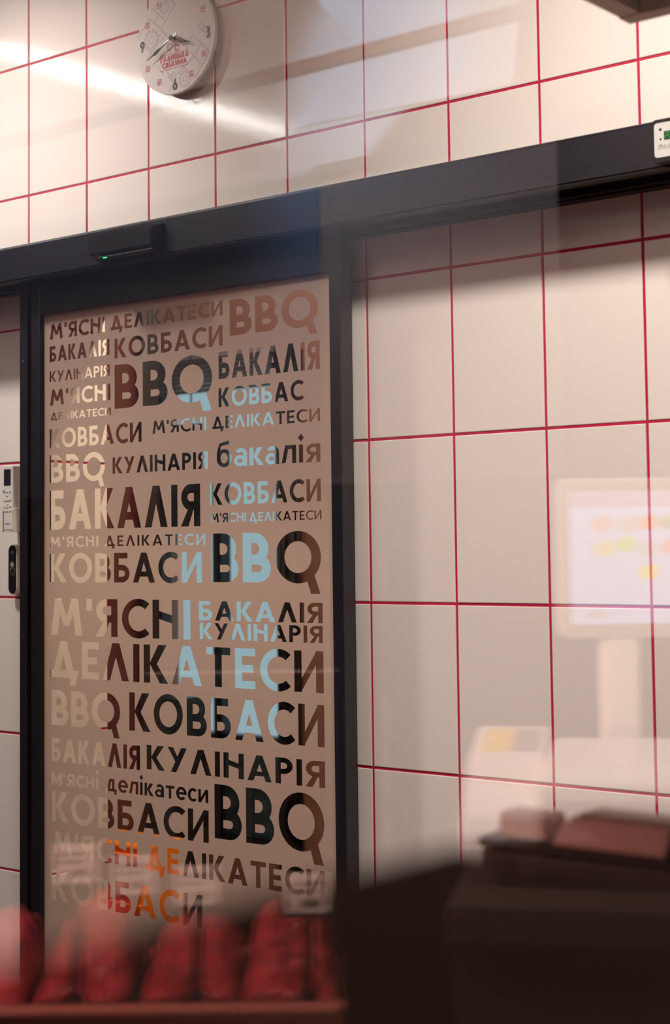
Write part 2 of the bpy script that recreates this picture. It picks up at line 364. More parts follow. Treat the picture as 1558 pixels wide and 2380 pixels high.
# back room seen through the letters
BY = 2.6
mb = MB()
mb.box(-3.4, -2.23, BY, BY + .15, 0, 2.9).box(-1.449, 1.7, BY, BY + .15, 0, 2.9)
mb.box(-2.23, -1.449, BY, BY + .15, 0, .2)  .box(-2.23, -1.449, BY, BY + .15, 2.24, 2.9)
struct(mb.build('wall_rear', M['brown']))
struct(MB().box(-3.5, -3.4, .2, BY + .15, 0, 2.9).build('wall_rear_left', M['brown']))
struct(MB().box(1.7, 1.8, .2, BY + .15, 0, 2.9).build('wall_rear_right', M['brown']))
struct(MB().box(-3.4, 1.7, .2, BY + .15, 2.9, 3.0).build('ceiling_rear', M['ceil']))
mb = MB()
fr = dict(y0=BY + .02, y1=BY + .08)
for a in ((-2.23, -2.205, .2, 2.24), (-1.475, -1.449, .2, 2.24), (-1.892, -1.842, .2, 2.24), (-2.23, -1.449, 2.20, 2.24), (-2.23, -1.449, .60, .66), (-2.23, -1.449, .2, .24)):
    mb.box(a[0], a[1], fr['y0'], fr['y1'], a[2], a[3])
wn = struct(mb.build('window_1', M['anth']))
MB().box(-2.205, -1.49, BY + .045, BY + .053, .66, 2.2).build('window_pane', M['doorglass'], wn)
MB().box(-2.205, -1.49, BY + .035, BY + .06, .24, .60).build('kick_panel', M['teal'], wn)

# ---------------------------------------------------------------- sliding door with cut-out lettering
GL, GR, GT, GB = .1400, .9965, 1.9895, .16
door = bpy.data.objects.new('door_1', None); COL.objects.link(door); door.location = (.58, -.08, 0); struct(door)
tag(door, 'dark framed sliding door with frosted lettered glass', 'door')
DF, DB = -.095, -.060
sl = MB().box(.1205, .1500, DF, DB, .02, 2.064, .0015).build('stile', M['anth'], door)
MB().box(1.0060, 1.0330, DF, DB, .02, 2.064, .0015).build('stile', M['anth'], door)
MB().box(.1502, 1.0058, DF, DB, 1.9885, 2.064, .001).build('top_rail', M['anth'], door)
MB().box(.1502, 1.0058, DF, DB, .02, .16, .001).build('bottom_rail', M['anth'], door)
MB().box(.1350, 1.0150, -.0815, -.0735, .13, 2.01).build('glass_pane', M['doorglass'], door)
WORDS = [("М'ЯСНІ", .1721, 1.9311, .3543, 1.9661), ('ДЕЛІКАТЕСИ', .3727, 1.9334, .7103, 1.9652), ('BBQ', .7301, 1.8884, .9689, 1.9626), ('БАКАЛІЯ', .1707, 1.8798, .3689, 1.9153), ('КОВБАСИ', .3848, 1.8704, .7097, 1.9136), ('КУЛІНАРІЯ', .1706, 1.8338, .3693, 1.8584), ('BBQ', .3848, 1.7593, .6816, 1.8557), ('БАКАЛІЯ', .6975, 1.8012, .9703, 1.8578), ("М'ЯСНІ", .1719, 1.7804, .3715, 1.816), ('КОВБАС', .6969, 1.743, .9273, 1.7827), ('ДЕЛІКАТЕСИ', .1738, 1.7468, .3725, 1.7639), ("М'ЯСНІ", .5023, 1.6982, .6614, 1.7259), ('ДЕЛІКАТЕСИ', .6777, 1.6984, .9692, 1.724), ('КОВБАСИ', .1704, 1.6832, .4687, 1.7264), ('BBQ', .1703, 1.605, .3541, 1.6671), ('КУЛІНАРІЯ', .3773, 1.6173, .6651, 1.6532), ('бакалія', .6906, 1.6188, .9691, 1.6548), ('БАКАЛІЯ', .1701, 1.4984, .6422, 1.587), ('КОВБАСИ', .6706, 1.5412, .969, 1.5856), ("М'ЯСНІ ДЕЛІКАТЕСИ", .6713, 1.5056, .97, 1.524), ("М'ЯСНІ ДЕЛІКАТЕСИ", .1714, 1.4595, .6562, 1.4827), ('BBQ', .6728, 1.3826, .9699, 1.4825), ('КОВБАСИ', .17, 1.3808, .6453, 1.4448), ("М'ЯСНІ", .1744, 1.2628, .6114, 1.3446), ('БАКАЛІЯ', .6361, 1.3037, .9702, 1.3435), ('КУЛІНАРІЯ', .6385, 1.2651, .9695, 1.2986), ('ДЕЛІКАТЕСИ', .1723, 1.1686, .9707, 1.2494), ('BBQ', .174, 1.0624, .4003, 1.1404), ('КОВБАСИ', .4269, 1.0647, .971, 1.1459), ('БАКАЛІЯ', .1739, .9825, .4593, 1.034), ('КУЛІНАРІЯ', .4796, .9866, .9712, 1.0377), ("м'ясні делікатеси", .1738, .9307, .6591, .9574), ('КОВБАСИ', .1737, .85, .6598, .9156), ('BBQ', .6767, .8622, .9702, .9715), ("М'ЯСНІ", .1801, .777, .4491, .8282), ('ДЕЛІКАТЕСИ', .4752, .7761, .968, .8282), ('КОВБАСИ', .176, .676, .640, .742)]
polys = []
for t, x0, z0, x1, z1 in WORDS:
    big = t == 'BBQ' and z1 - z0 > .07
    low = t[0] in 'бм'
    T = .205 if big else .215 if low else (.165 if z1 - z0 < .03 else .19)
    if (x1 - x0) / (z1 - z0) / len(t) < .85: T *= 1.12
    gap = .22 if (t, z0) == ("М'ЯСНІ ДЕЛІКАТЕСИ", 1.4595) else .10 if big else .13
    polys += word(t, x0, z0, x1, z1, T, gap, .34 if z0 > 1.5 else .62)
film = sheet('lettering_film', polys, -.0822, M['film'], door, outer=rect(GL - .003, GB - .01, GR + .012, GT + .012))
part_label(film, 'frosted film with words cut out of it')
for z in (.5, 1.05, 1.6): MB().box(.1498, .1506, -.0945, -.0825, z, z + .5).build('glazing_bead', M['anth2'], door)

MB().box(.9840, .9895, -.0595, -.0035, .1, 2.02).build('light_stop', M['anth2'], door)  # added hidden strip, keeps light through the letters off the wall
post = MB().box(.0725, .0990, -.088, -.058, 0, 2.066, .0012).box(.0985, .1195, -.070, -.060, 0, 2.066, .0008).box(.0725, .0740, -.0585, -.001, 0, 2.066)
post = post.build('door_post', M['anth'], None, origin=(.095, -.04, 0))
tag(post, 'dark upright post between the tiled wall and the sliding door', 'post')
MB().disc((.0835, 1.888), .0022, -.0892, -.0879, 12).build('screw', M['silver'], post)
MB().disc((.0855, 1.258), .0022, -.0892, -.0879, 12).build('screw', M['silver'], post)

# ---------------------------------------------------------------- operator header above the door
hd = empty('door_operator', (1.0, -.075, 2.067), 'long dark metal beam on the tiled wall above the sliding door', 'door operator')
HB, HT, HX0, HX1 = 2.067, 2.1445, -.9, 3.4
prof = [(-.150, HB), (-.150, HT - .006), (-.1485, HT - .002), (-.145, HT), (-.001, HT), (-.001, HB + .010), (-.030, HB + .010), (-.030, HB), (-.045, HB), (-.045, HB + .012), (-.105, HB + .012), (-.105, HB), (-.122, HB), (-.122, HB + .003), (-.126, HB + .003), (-.126, HB)]
MB().prism(prof, HX0, HX1, 'x').build('cover', M['anth'], hd)
MB().box(HX0, HX1, -.1475, -.1285, HB - .0045, HB - .0002, .0012).build('cover_lip', M['anth'], hd)
MB().box(HX0, HX1, -.028, -.002, HB - .004, HB + .0095, .001).build('wall_rail', M['anth2'], hd)
sn = empty('motion_sensor', (.5, -.165, 2.08), 'small dark sensor box with a green light on the beam over the door', 'sensor')
def sloped(x0, x1, z0, z1, y0, y1, c):
    """box on a vertical face, its front edges chamfered by c"""
    mb = MB(); bm = mb.bm
    A = [bm.verts.new((x, y0, z)) for x, z in ((x0, z0), (x1, z0), (x1, z1), (x0, z1))]
    B = [bm.verts.new((x, y1, z)) for x, z in ((x0 + c, z0 + c), (x1 - c, z0 + c), (x1 - c, z1 - c), (x0 + c, z1 - c))]
    bm.faces.new(A[::-1]); bm.faces.new(B)
    for i in range(4): bm.faces.new((A[i], A[(i + 1) % 4], B[(i + 1) % 4], B[i]))
    bmesh.ops.bevel(bm, geom=list(bm.edges), offset=.0022, segments=2, affect='EDGES'); return mb
sloped(.404, .612, 2.0730, 2.1300, -.1505, -.1830, .0085).build('housing', M['black'], sn)
MB().box(.437, .604, -.1800, -.1520, 2.0718, 2.0752, .001).build('sensor_window', M['anth2'], sn)
MB().box(.4560, .4660, -.1815, -.1785, 2.0705, 2.0722, .0004).build('status_light', M['green'], sn)
pn = empty('control_panel', (1.85, -.165, 2.07), 'white door control panel with green digits at the beam end', 'control panel')
def rrect(x0, x1, z0, z1, r, n=6):
    out = []
    for cx, cz, a in ((x1 - r, z1 - r, 0), (x0 + r, z1 - r, 90), (x0 + r, z0 + r, 180), (x1 - r, z0 + r, 270)):
        out += [(cx + r * math.cos(R(a + 90 * i / n)), cz + r * math.sin(R(a + 90 * i / n))) for i in range(n + 1)]
    return out
MB().prism(rrect(1.7580, 1.930, 2.0665, 2.1365, .006), -.1502, -.1785, bev=.0012).build('housing', M['black'], pn)
MB().prism(rrect(1.7630, 1.925, 2.0735, 2.1300, .005), -.1780, -.1800, bev=.0004).build('face_plate', mat('pale_face_plate', (.56, .55, .52), .5), pn)
dsp = MB().prism(rrect(1.7810, 1.832, 2.1010, 2.1150, .001, 3), -.1799, -.1806).build('display', M['displayglass'], pn)
segs = []
x, z = 1.7835, 2.1030
def sk(a, b): return (x + a + b * .12, z + b)
for a, b in (((0, 0), (0, .0048)), ((0, .0052), (0, .0098)), ((.0052, 0), (.0052, .0048)), ((.0052, .0052), (.0052, .0098)), ((.0004, .0100), (.0048, .0100)), ((.0004, .0050), (.0048, .0050))):
    segs.append(thick_line(sk(*a), sk(*b), .0011))
segs.append(rect(x + .0070, z - .0003, x + .0082, z + .0009))
x += .0115
for a, b in (((0, 0), (0, .0048)), ((0, .0052), (0, .0098))): segs.append(thick_line(sk(*a), sk(*b), .0011))
sheet('digits', segs, -.18065, M['digit'], dsp)
for cz, r in ((2.1190, .0024), (2.1030, .0018)):
    MB().disc((1.7745, cz), r, -.1797, -.1803, 20).build('button_hole', M['black'], pn)
ic = []
for k, x in enumerate((1.7700, 1.7815)):
    z = 2.0900; L = .0008
    ic += [thick_line((x, z - .003), (x, z + .003), L), thick_line((x + .0085, z - .003), (x + .0085, z + .003), L)]
    ic += [thick_line((x, z - .003), (x + .002, z - .003), L), thick_line((x + .0085, z - .003), (x + .0065, z - .003), L), thick_line((x + .0018, z), (x + .0067, z), L * 1.3), rect(x + .0038, z - .0036, x + .0047, z - .0027)]
    if k: ic += [thick_line((x, z + .003), (x + .002, z + .003), L), thick_line((x + .0085, z + .003), (x + .0065, z + .003), L)]
    else: ic += [thick_line((x + .0014, z + .003), (x + .0071, z + .003), L * 1.6), [(x + .0033, z + .0045), (x + .0052, z + .0045), (x + .0043, z + .0063)]]
sheet('door_symbols', ic, -.18025, M['print'], pn)

# ---------------------------------------------------------------- wall clock
CX, CZ, CR, CY = .5257, 2.566, .1203, -.030
ck = empty('wall_clock', (CX, -.015, CZ), 'round white wall clock with red emblem on the tiled wall', 'clock')
MB().disc((CX, CZ), CR, -.021, CY, 96, bev=.0012).build('clock_face', M['clock'], ck)
MB().box(CX - .03, CX + .03, -.0215, -.0008, CZ - .03, CZ + .03, .003).build('movement_box', M['black'], ck)
def cp(p): return (CX + p[0], CZ + p[1])
SEG = [((-.0782, .063), (-.024, .0129)), ((-.0807, .0626), (-.117, .026)), ((-.0347, .03), (-.0911, -.0316)), ((-.0695, .0847), (-.0286, .0469)), ((-.0487, .0993), (-.0695, .0812)), ((-.0274, .0484), (.0016, .0801)), ((-.015, .0917), (.0028, .079)), ((-.0514, .0641), (-.0636, .0502)), ((-.031, .0474), (-.0444, .0312)), ((-.0252, .0219), (-.0446, .0042)), ((-.0473, -.0404), (-.0022, -.0943)), ((-.0022, -.0943), (-.0167, -.1105)), ((-.0547, -.0485), (-.0355, -.0705)), ((.0528, .0009), (.1025, -.0479)), ((.054, .0007), (.0315, -.0254)), ((.0781, -.0249), (.0605, -.0451)), ((.0315, -.0271), (.0593, -.0483)), ((.0582, -.048), (.005, -.0785)), ((.057, -.0495), (.0823, -.0716)), ((.0823, -.0716), (.0589, -.0976)), ((.1025, -.0479), (.0776, -.0792)), ((.0217, -.0629), (.0496, -.0873)), ((-.0044, -.0732), (-.0212, -.0803)), ((.0669, .0176), (.093, -.0049)), ((.074, .0237), (.1037, -.0014)), ((.1133, .013), (.1014, .0025)), ((.0944, -.0079), (.1081, -.021)), ((-.0212, -.0803), (-.0046, -.0973)), ((-.0017, -.0306), (-.0354, -.0601))]
gp = [thick_line(cp(a), cp(b), .0034) for a, b in SEG]
for c, r in (((-.0737, .0147), .0245), ((-.0319, .079), .0155), ((.0296, -.093), .0195), ((-.0045, -.0783), .008), ((-.072, .0783), .005), ((-.0644, -.0492), .006)):
    x, z = cp(c); gp += ring(x, z, r * .42, r * .42, r * .14)
    if r > .007:
        for k in range(12):
            a = R(k * 30 + 8); gp.append(arc(x, z, r, r, r * .36, k * 30 + 4, k * 30 + 26, 3))
sheet('face_pattern', gp, CY - .0003, M['clockprint'], ck)
nm = []
for t, x, z in (('3', .1000, -.004), ('6', -.0005, -.1000), ('9', -.1020, .004)):
    sheet('numeral', word(t, CX + x - .0075, CZ + z - .0125, CX + x + .0075, CZ + z + .0125, .24), CY - .0006, M['clockdark'], ck)

for h in (1, 2, 4, 5, 7, 8, 10, 11):
    a = R(90 - 30 * h); x, z = CX + .1 * math.cos(a), CZ + .1 * math.sin(a)
    sx = 1 if math.cos(a) > 0 else -1; sz = 1 if math.sin(a) > 0 else -1
    q = [thick_line((x - sx * .0055, z - sz * .0062 * -1), (x - sx * .0055, z + sz * -.0068), .0018) if False else rect(*sorted((x - sx * .0064, x - sx * .0046))[:1], z - .0065, sorted((x - sx * .0064, x - sx * .0046))[1], z + .0065)]
    q.append(rect(x - .0062, z - sz * .0062 - .0009, x + .0062, z - sz * .0062 + .0009))
    cx, cz = x + sx * .0016, z + sz * .0016
    for e in ((-.004, -.004, .004, -.0022), (-.004, .0022, .004, .004), (-.004, -.004, -.0022, .004), (.0022, -.004, .004, .004)): q.append(rect(cx + e[0], cz + e[1], cx + e[2], cz + e[3]))
    sheet('hour_mark', q, CY - .0006, M['clockred'], ck)
lg = word('ГАЛИЦЬКА', *cp((-.0458, -.0437)), *cp((.0412, -.0320)), .24, .11) + word('СВІЖИНА', *cp((-.0408, -.0580)), *cp((.0352, -.0465)), .24, .11)
lg += [thick_line(cp((-.0468, -.0295)), cp((.0405, -.0295)), .0008), thick_line(cp((-.047, -.0625)), cp((.0393, -.0625)), .0008)]
for bx, cz, r in ((-.0163, -.0130, .0092), (-.0005, .0015, .0105), (.0068, -.0190, .0078)):
    x, z = cp((bx, cz)); lg += [thick_line((x, z - r * .5), (x, CZ - .0298), .0011)] + ring(x, z, r * .58, r * .58, r * .10)
    for k in range(14): lg.append(arc(x, z, r, r, r * .28, k * 360 / 14, k * 360 / 14 + 15, 2))
sheet('emblem', lg, CY - .0007, M['clockred'], ck)
def hand(pts, ws, y, name, m):
    """flat hand from the centre along a line, with its half widths"""
    d = (Vector(pts[1]) - Vector(pts[0])); L = d.length; d.normalize(); s = Vector((-d.y, d.x)); p0 = Vector(pts[0])
    P = [p0 + d * L * t + s * w for t, w in ws] + [p0 + d * L * t - s * w for t, w in ws[::-1]]
    MB().prism([tuple(p) for p in P], y, y - .0008).build(name, m, ck)
c0 = (CX - .0005, CZ + .0010)
hand((c0, cp((.0561, -.0186))), ((-.10, .0016), (.22, .0016), (.32, .0052), (.42, .0058), (.52, .0034), (.64, .0016), (1, .0004)), CY - .0075, 'hour_hand', M['handblack'])
hand((c0, cp((-.0775, -.0350))), ((-.12, .0016), (.38, .0012), (.46, .0024), (.58, .0042), (.66, .0046), (.78, .0014), (1, .0004)), CY - .0100, 'minute_hand', M['handblack'])
hand((c0, cp((-.0290, -.0110))), ((-.55, .0030), (-.30, .0034), (.3, .0026), (1, .0007)), CY - .0122, 'second_hand', M['silver'])
MB().disc(c0, .0058, CY - .0001, CY - .0150, 24, bev=.001).build('centre_cap', M['handblack'], ck)

# ---------------------------------------------------------------- remote control in its holder, touchless switch
ho = empty('remote_holder', (-.02, -.02, 1.50), 'white wall holder with a remote control in it beside the door post', 'holder')
HX, HXR = -.0405, .0010
MB().box(HX, HXR, -.016, -.0012, 1.500, 1.575, .0015).build('back_plate', M['white'], ho)
MB().box(HX, HX + .0025, -.047, -.0158, 1.500, 1.552, .0006).build('side', M['white'], ho)
MB().box(HXR - .0025, HXR, -.047, -.0158, 1.500, 1.552, .0006).build('side', M['white'], ho)
MB().box(HX, HXR, -.047, -.0012, 1.4965, 1.5000, .0006).build('base', M['white'], ho)
MB().box(HX + .0003, HX + .0052, -.0490, -.0471, 1.500, 1.550, .0006).build('front_lip', M['white'], ho)
MB().box(HXR - .0045, HXR - .0003, -.0490, -.0471, 1.500, 1.550, .0006).build('front_lip', M['white'], ho)
rc = empty('remote_control', (-.02, -.03, 1.503), 'white remote control with dark screen standing in the wall holder', 'remote control')
RX0, RX1, RF = -.0370, -.0025, -.0460
MB().box(RX0, RX1, RF, -.0205, 1.5012, 1.6530, .0025, 3).build('body', M['white'], rc)
MB().prism(rrect(-.0345, -.0098, 1.6060, 1.6445, .001, 3), RF + .0002, RF - .0006).build('screen', M['lcd'], rc)
def xb(u): return RX0 + .0345 * (u - 56) / 135.
def zb(v): return 1.654 - (v - 262) / 6.267 / 984.
for u, v, m in ((63, 642, 'blue'), (103, 645, 'white'), (148, 642, 'white'), (108, 702, 'white'), (66, 862, 'white'), (106, 868, 'white'), (150, 858, 'white'), (112, 828, 'white'), (66, 925, 'white'), (106, 925, 'white'), (150, 922, 'white')):
    b = MB().disc((xb(u), zb(v)), .0042, RF + .0002, RF - .0014, 20, bev=.0005, rz=.0030).build('button', M[m], rc)
    if m == 'blue': part_label(b, 'blue button')
    sheet('button_mark', [rect(xb(u) - .0006, zb(v) - .0012, xb(u) + .0014, zb(v) - .0005)], RF - .00145, M['print'], b)
MB().prism(rrect(xb(52), xb(164), zb(782), zb(740), .0015, 4), RF + .0002, RF - .0015, bev=.0005).build('rocker_button', M['white'], rc)
sheet('wordmark', word('VIVAX', xb(80), zb(1128), xb(150), zb(1104), .26), RF - .0003, M['print'], rc)
sw = empty('touchless_switch', (-.0334, -.011, 1.35), 'slim black touchless switch with hand symbol below the remote holder', 'switch')
def stadium(cx, z0, z1, r, n=14):
    return [(cx + r * math.cos(R(a)), z1 - r + r * math.sin(R(a))) for a in [180 * i / n for i in range(n + 1)]] + [(cx + r * math.cos(R(a)), z0 + r + r * math.sin(R(a))) for a in [180 + 180 * i / n for i in range(n + 1)]]
SX = -.0338
MB().prism(stadium(SX, 1.3490, 1.4675, .0160), -.0012, -.0205, bev=.0012).build('body', M['white'], sw)
MB().prism(stadium(SX - .0004, 1.3512, 1.4655, .0140), -.0203, -.0214).build('face', M['black'], sw)
zz = 1.4495
sheet('light_ring', ring(SX, zz, .0046, .0046, .0008) + ring(SX, zz, .0018, .0018, .0017), -.02145, M['grey'], sw)
hy = 1.4070
hp = [thick_line(a, b, .0009) for a, b in zip(
    [(SX - .0085, hy + .004), (SX - .0055, hy - .006), (SX - .001, hy - .0115), (SX + .004, hy - .0115), (SX + .0085, hy - .006), (SX + .0085, hy + .003), (SX + .0045, hy + .005), (SX + .001, hy + .0055), (SX - .003, hy + .0045), (SX - .004, hy + .0010), (SX - .0085, hy + .004)],
    [(SX - .0055, hy - .006), (SX - .001, hy - .0115), (SX + .004, hy - .0115), (SX + .0085, hy - .006), (SX + .0085, hy + .003), (SX + .0045, hy + .005), (SX + .001, hy + .0055), (SX + .001, hy + .0150), (SX - .003, hy + .0140), (SX - .003, hy + .004), (SX - .004, hy + .001)])]
hp += [arc(SX - .001, hy + .0130, .0065, .0060, .0060, 0, 360, 20)]
sheet('hand_symbol', hp, -.02145, M['grey'], sw)

# ---------------------------------------------------------------- hanging wood frame, lamp
cn = empty('hanging_canopy', (2.5, -1.15, 2.1), 'brown wooden canopy frame hanging above the counter at upper right', 'canopy')
A0, A1, B0, B1, CZ0, CZ1 = 2.029, 2.95, -1.62, -.740, 2.100, 2.205
MB().box(A0, A1, B1 - .0285, B1, CZ0, CZ1, .001).build('frame_board', M['wood'], cn)
MB().box(A0, A1, B0, B0 + .0285, CZ0, CZ1, .001).build('frame_board', M['wood'], cn)
MB().box(A0 + .0005, A0 + .029, B0 + .0286, B1 - .0287, CZ0 + .0015, CZ1, .001).build('frame_board', M['wood'], cn)
MB().box(A1 - .029, A1, B0 + .0286, B1 - .0287, CZ0 + .0015, CZ1, .001).build('frame_board', M['wood'], cn)
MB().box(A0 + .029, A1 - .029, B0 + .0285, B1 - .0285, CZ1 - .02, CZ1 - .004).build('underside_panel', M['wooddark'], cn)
for x in (A0 + .15, A1 - .15):
    for y in (B0 + .15, B1 - .15): MB().tube([(x, y, CZ1 - .006), (x, y, 3.4)], .004, 8).build('hanging_rod', M['anth'], cn)
M['led'] = mat('led_diffuser', (.9, .9, .88), .4, emit=(1, .97, .92), es=42)
ls = empty('linear_lamp', (-.9, -1.3, 3.0), 'white linear lamp under the ceiling, mirrored as a streak in the tiles', 'lamp')
MB().box(-.93, -.87, -1.97, -.62, 3.0, 3.06, .003).build('housing', M['white'], ls)
MB().box(-.922, -.878, -1.96, -.63, 2.992, 2.9995).build('diffuser', M['led'], ls)
for y in (-1.7, -.9): MB().tube([(-.9, y, 3.058), (-.9, y, 3.4)], .003, 8).build('suspension_wire', M['silver'], ls)

# ---------------------------------------------------------------- back room things glimpsed through the letters
cb = empty('tall_cabinet', (-2.2, 2.4, 0), 'tall black cabinet in the back room seen through the lettering', 'cabinet')
MB().box(-2.64, -2.235, 2.25, 2.58, 0, 2.38, .004).build('body', M['anth2'], cb)
MB().box(-2.635, -2.440, 2.23, 2.249, .08, 2.37, .002).build('door', M['black'], cb)
MB().box(-2.434, -2.240, 2.23, 2.249, .08, 2.37, .002).build('door', M['black'], cb)
ct = MB()
for i in range(9): ct.tube([(-1.44 + i * .012, 2.54 + .012 * math.sin(i * 1.7), .15), (-1.44 + i * .012, 2.54 + .012 * math.sin(i * 1.7), 2.3)], .0105, 8)
tag(ct.build('dark_curtain', M['anth2'], None, smooth=True), 'dark curtain beside the back room window behind the lettering', 'curtain')
bl = empty('window_blind', (-1.76, 2.56, 2.2), 'raised slatted blind at the top of the back room window', 'blind')
MB().box(-2.20, -1.47, 2.52, 2.57, 2.27, 2.31, .004).build('head_rail', M['grey'], bl)
mb = MB()
for k in range(7): mb.box(-2.19, -1.48, 2.53, 2.56, 2.135 + k * .02, 2.138 + k * .02, rot=Matrix.Rotation(R(-25), 3, 'X'), about=(-1.75, 2.545, 2.136 + k * .02))
mb.build('slats', M['grey'], bl)
pt = empty('brown_partition', (-.8, 1.02, 0), 'brown upright partition panel just behind the left door reveal', 'partition')
MB().box(-1.05, -.66, 1.0, 1.04, .03, 2.6, .002).build('panel', mat('partition_brown', (.15, .080, .052), .6), pt)
MB().box(-.66, -.63, .985, 1.055, 0, 2.62, .002).build('edge_post', M['anth2'], pt)
hs = empty('hanging_sign', (-1.97, 2.45, 1.53), 'dark blank hanging board before the back room window, glimpsed through letters', 'sign')
MB().box(-2.16, -1.79, 2.44, 2.46, 1.53, 1.985, .003).build('board', M['anth2'], hs)
for x in (-2.1, -1.85): MB().tube([(x, 2.45, 1.98), (x, 2.45, 2.9)], .004, 6).build('hanging_rod', M['anth'], hs)
ch = empty('dark_chest', (-2.0, 2.4, 0), 'low dark chest under the back room window, glimpsed through lower letters', 'chest')
MB().box(-2.21, -1.81, 2.30, 2.50, 0, .80, .004).build('body', M['anth2'], ch)
MB().box(-2.22, -1.80, 2.29, 2.51, .801, .835, .003).build('lid', M['black'], ch)
og = empty('orange_crate', (-.6, .95, .0), 'orange plastic crate stack behind the bottom of the lettered door', 'crate')
mb = MB(); mb.box(-.76, -.455, .80, .98, .30, .595, .008)
mb.build('crate_body', M['orange'], og)
mb = MB()
for z in (.33, .40, .47, .54): mb.box(-.765, -.45, .79, .80, z, z + .03, .003)
mb.build('front_ribs', M['orange'], og)
MB().box(-.75, -.465, .81, .97, 0, .299, .006).build('stand', M['anth2'], og)

# ---------------------------------------------------------------- glass pane of the counter
gp_ = empty('glass_screen', (2.5, PANE_Y, 0), 'clear upright glass in front of the lens, full of reflections', 'glass screen')
MB().box(1.55, 3.40, PANE_Y, PANE_Y + .006, .03, 2.35).build('pane', M['pane'], gp_)
MB().box(1.55, 3.40, PANE_Y - .012, PANE_Y + .018, 0, .031, .002).build('base_channel', M['anth'], gp_)

# ---------------------------------------------------------------- what the glass mirrors (all stands on the photographer's side)
def vempty(name, loc, *a, **k): return empty(name, (loc[0], MIR(loc[1]), loc[2]), *a, **k)
sc = vempty('weighing_scale', (2.05, -1.0, 1.10), 'white self-service scale with a touch screen, mirrored in the glass', 'scale')
B = dict(parent=sc, mirror=True)
M['scalewhite'] = mat('scale_white', (.82, .78, .73), .4)
BW = Matrix.Rotation(R(29), 3, 'Z')
def turn(mb):
    bmesh.ops.transform(mb.bm, matrix=Matrix.Translation((1.896, -.894, 0)) @ BW.to_4x4(), verts=mb.bm.verts); return mb
turn(MB().box(.0, .42, -.34, -.01, 1.152, 1.188, .008, 3)).build('base', M['scalewhite'], **B)
for a_ in (.04, .38):
    for b_ in (-.30, -.05): turn(MB().disc((a_, b_), .016, 1.1105, 1.153, 16, 'z')).build('foot', M['black'], **B)
turn(MB().box(.078, .425, -.365, .0, 1.197, 1.222, .006, 3)).build('weighing_plate', M['scalewhite'], **B)
turn(MB().box(.10, .40, -.31, -.04, 1.184, 1.198)).build('plate_support', M['grey'], **B)
pr = turn(MB().prism([(-.205, 1.126), (-.190, 1.180), (-.135, 1.214), (.0, 1.234), (.0, 1.112), (-.195, 1.112)], -.012, .074, 'x', .004)).build('label_printer', M['scalewhite'], **B)
turn(MB().prism([(-.2125, 1.125), (-.1975, 1.166), (-.1945, 1.166), (-.2095, 1.125)], .008, .056, 'x')).build('label_slot', M['grey'], pr, mirror=True)
M['yellow'] = mat('yellow_sticker', (.80, .55, .06), .5); M['greysticker'] = mat('grey_sticker', (.26, .25, .25), .5)
turn(MB().prism([(-.110, 1.2188), (-.110, 1.2182), (-.015, 1.2322), (-.015, 1.2328)], .000, .034, 'x')).build('yellow_sticker', M['yellow'], pr, mirror=True)
turn(MB().prism([(-.110, 1.2188), (-.110, 1.2182), (-.015, 1.2322), (-.015, 1.2328)], .035, .066, 'x')).build('grey_sticker', M['greysticker'], pr, mirror=True)
YW = Matrix.Rotation(R(39.2), 3, 'Z')
mc = (2.0565, -.7795, 1.4348)
def tilt(mb, c=mc):
    bmesh.ops.transform(mb.bm, matrix=Matrix.Translation(c) @ YW.to_4x4(), verts=mb.bm.verts); return mb
tilt(MB().box(-.024, .024, .004, .034, -.24, -.02, .006), (mc[0] - .028, mc[1] - .024, mc[2])).build('pole', M['scalewhite'], **B)
mon = tilt(MB().prism(rrect(-.110, .110, -.0955, .0945, .010), 0, .030, bev=.004)).build('monitor', M['scalewhite'], **B)
tilt(MB().prism(rrect(-.1075, .1075, -.0930, .0920, .009), -.0012, .0004)).build('bezel', mat('monitor_bezel', (.50, .42, .37), .4), mon, mirror=True)
M['screen'] = mat('lit_screen', (.3, .3, .32), .3, emit=(.62, .66, 1.0), es=2.7)
scr = tilt(MB().box(-.096, .096, -.0022, -.0010, -.080, .079)).build('screen', M['screen'], mon, mirror=True)
def em(n, c, s=2.6): return mat(n, tuple(x * .3 for x in c), .3, emit=c, es=s)
tilt(MB().box(-.0958, .0958, -.0028, -.0021, .060, .0788)).build('menu_bar', em('screen_mauve', (.62, .50, .66)), mon, mirror=True)
tilt(MB().box(-.078, -.055, -.0028, -.0021, -.0725, -.064)).build('screen_button', em('screen_lilac', (.70, .55, .66)), mon, mirror=True)
icons = [(1395, 1218, (.85, .52, .42)), (1455, 1219, (.68, .62, .60)), (1502, 1216, (.95, .42, .28)), (1552, 1215, (.45, .55, .30)), (1398, 1276, (.80, .75, .35)), (1450, 1266, (.62, .80, .22)), (1500, 1278, (.70, .66, .68)), (1555, 1272, (.95, .35, .28)), (1502, 1331, (.92, .80, .22))]
for i, (u, v, c) in enumerate(icons):
    a, b = (u - 1506) / 1940., (1294 - v) / 1940.
    tilt(MB().disc((a, b), .013, -.0028, -.0021, 18, rz=.0085).disc((a + .005, b + .006), .007, -.0029, -.0021, 14, rz=.005)).build('produce_icon', em('icon_%d' % i, c), mon, mirror=True)
sco = vempty('service_counter', (2.1, -1.0, 0), 'brown counter under the white scale behind the photographer', 'counter')
turn(MB().box(-.008, .44, -.40, .0, 1.07, 1.110, .004)).build('worktop', M['wooddark'], sco, mirror=True)
turn(MB().box(.0, .42, -.38, -.01, 0, 1.07, .003)).build('body', M['wooddark'], sco, mirror=True)

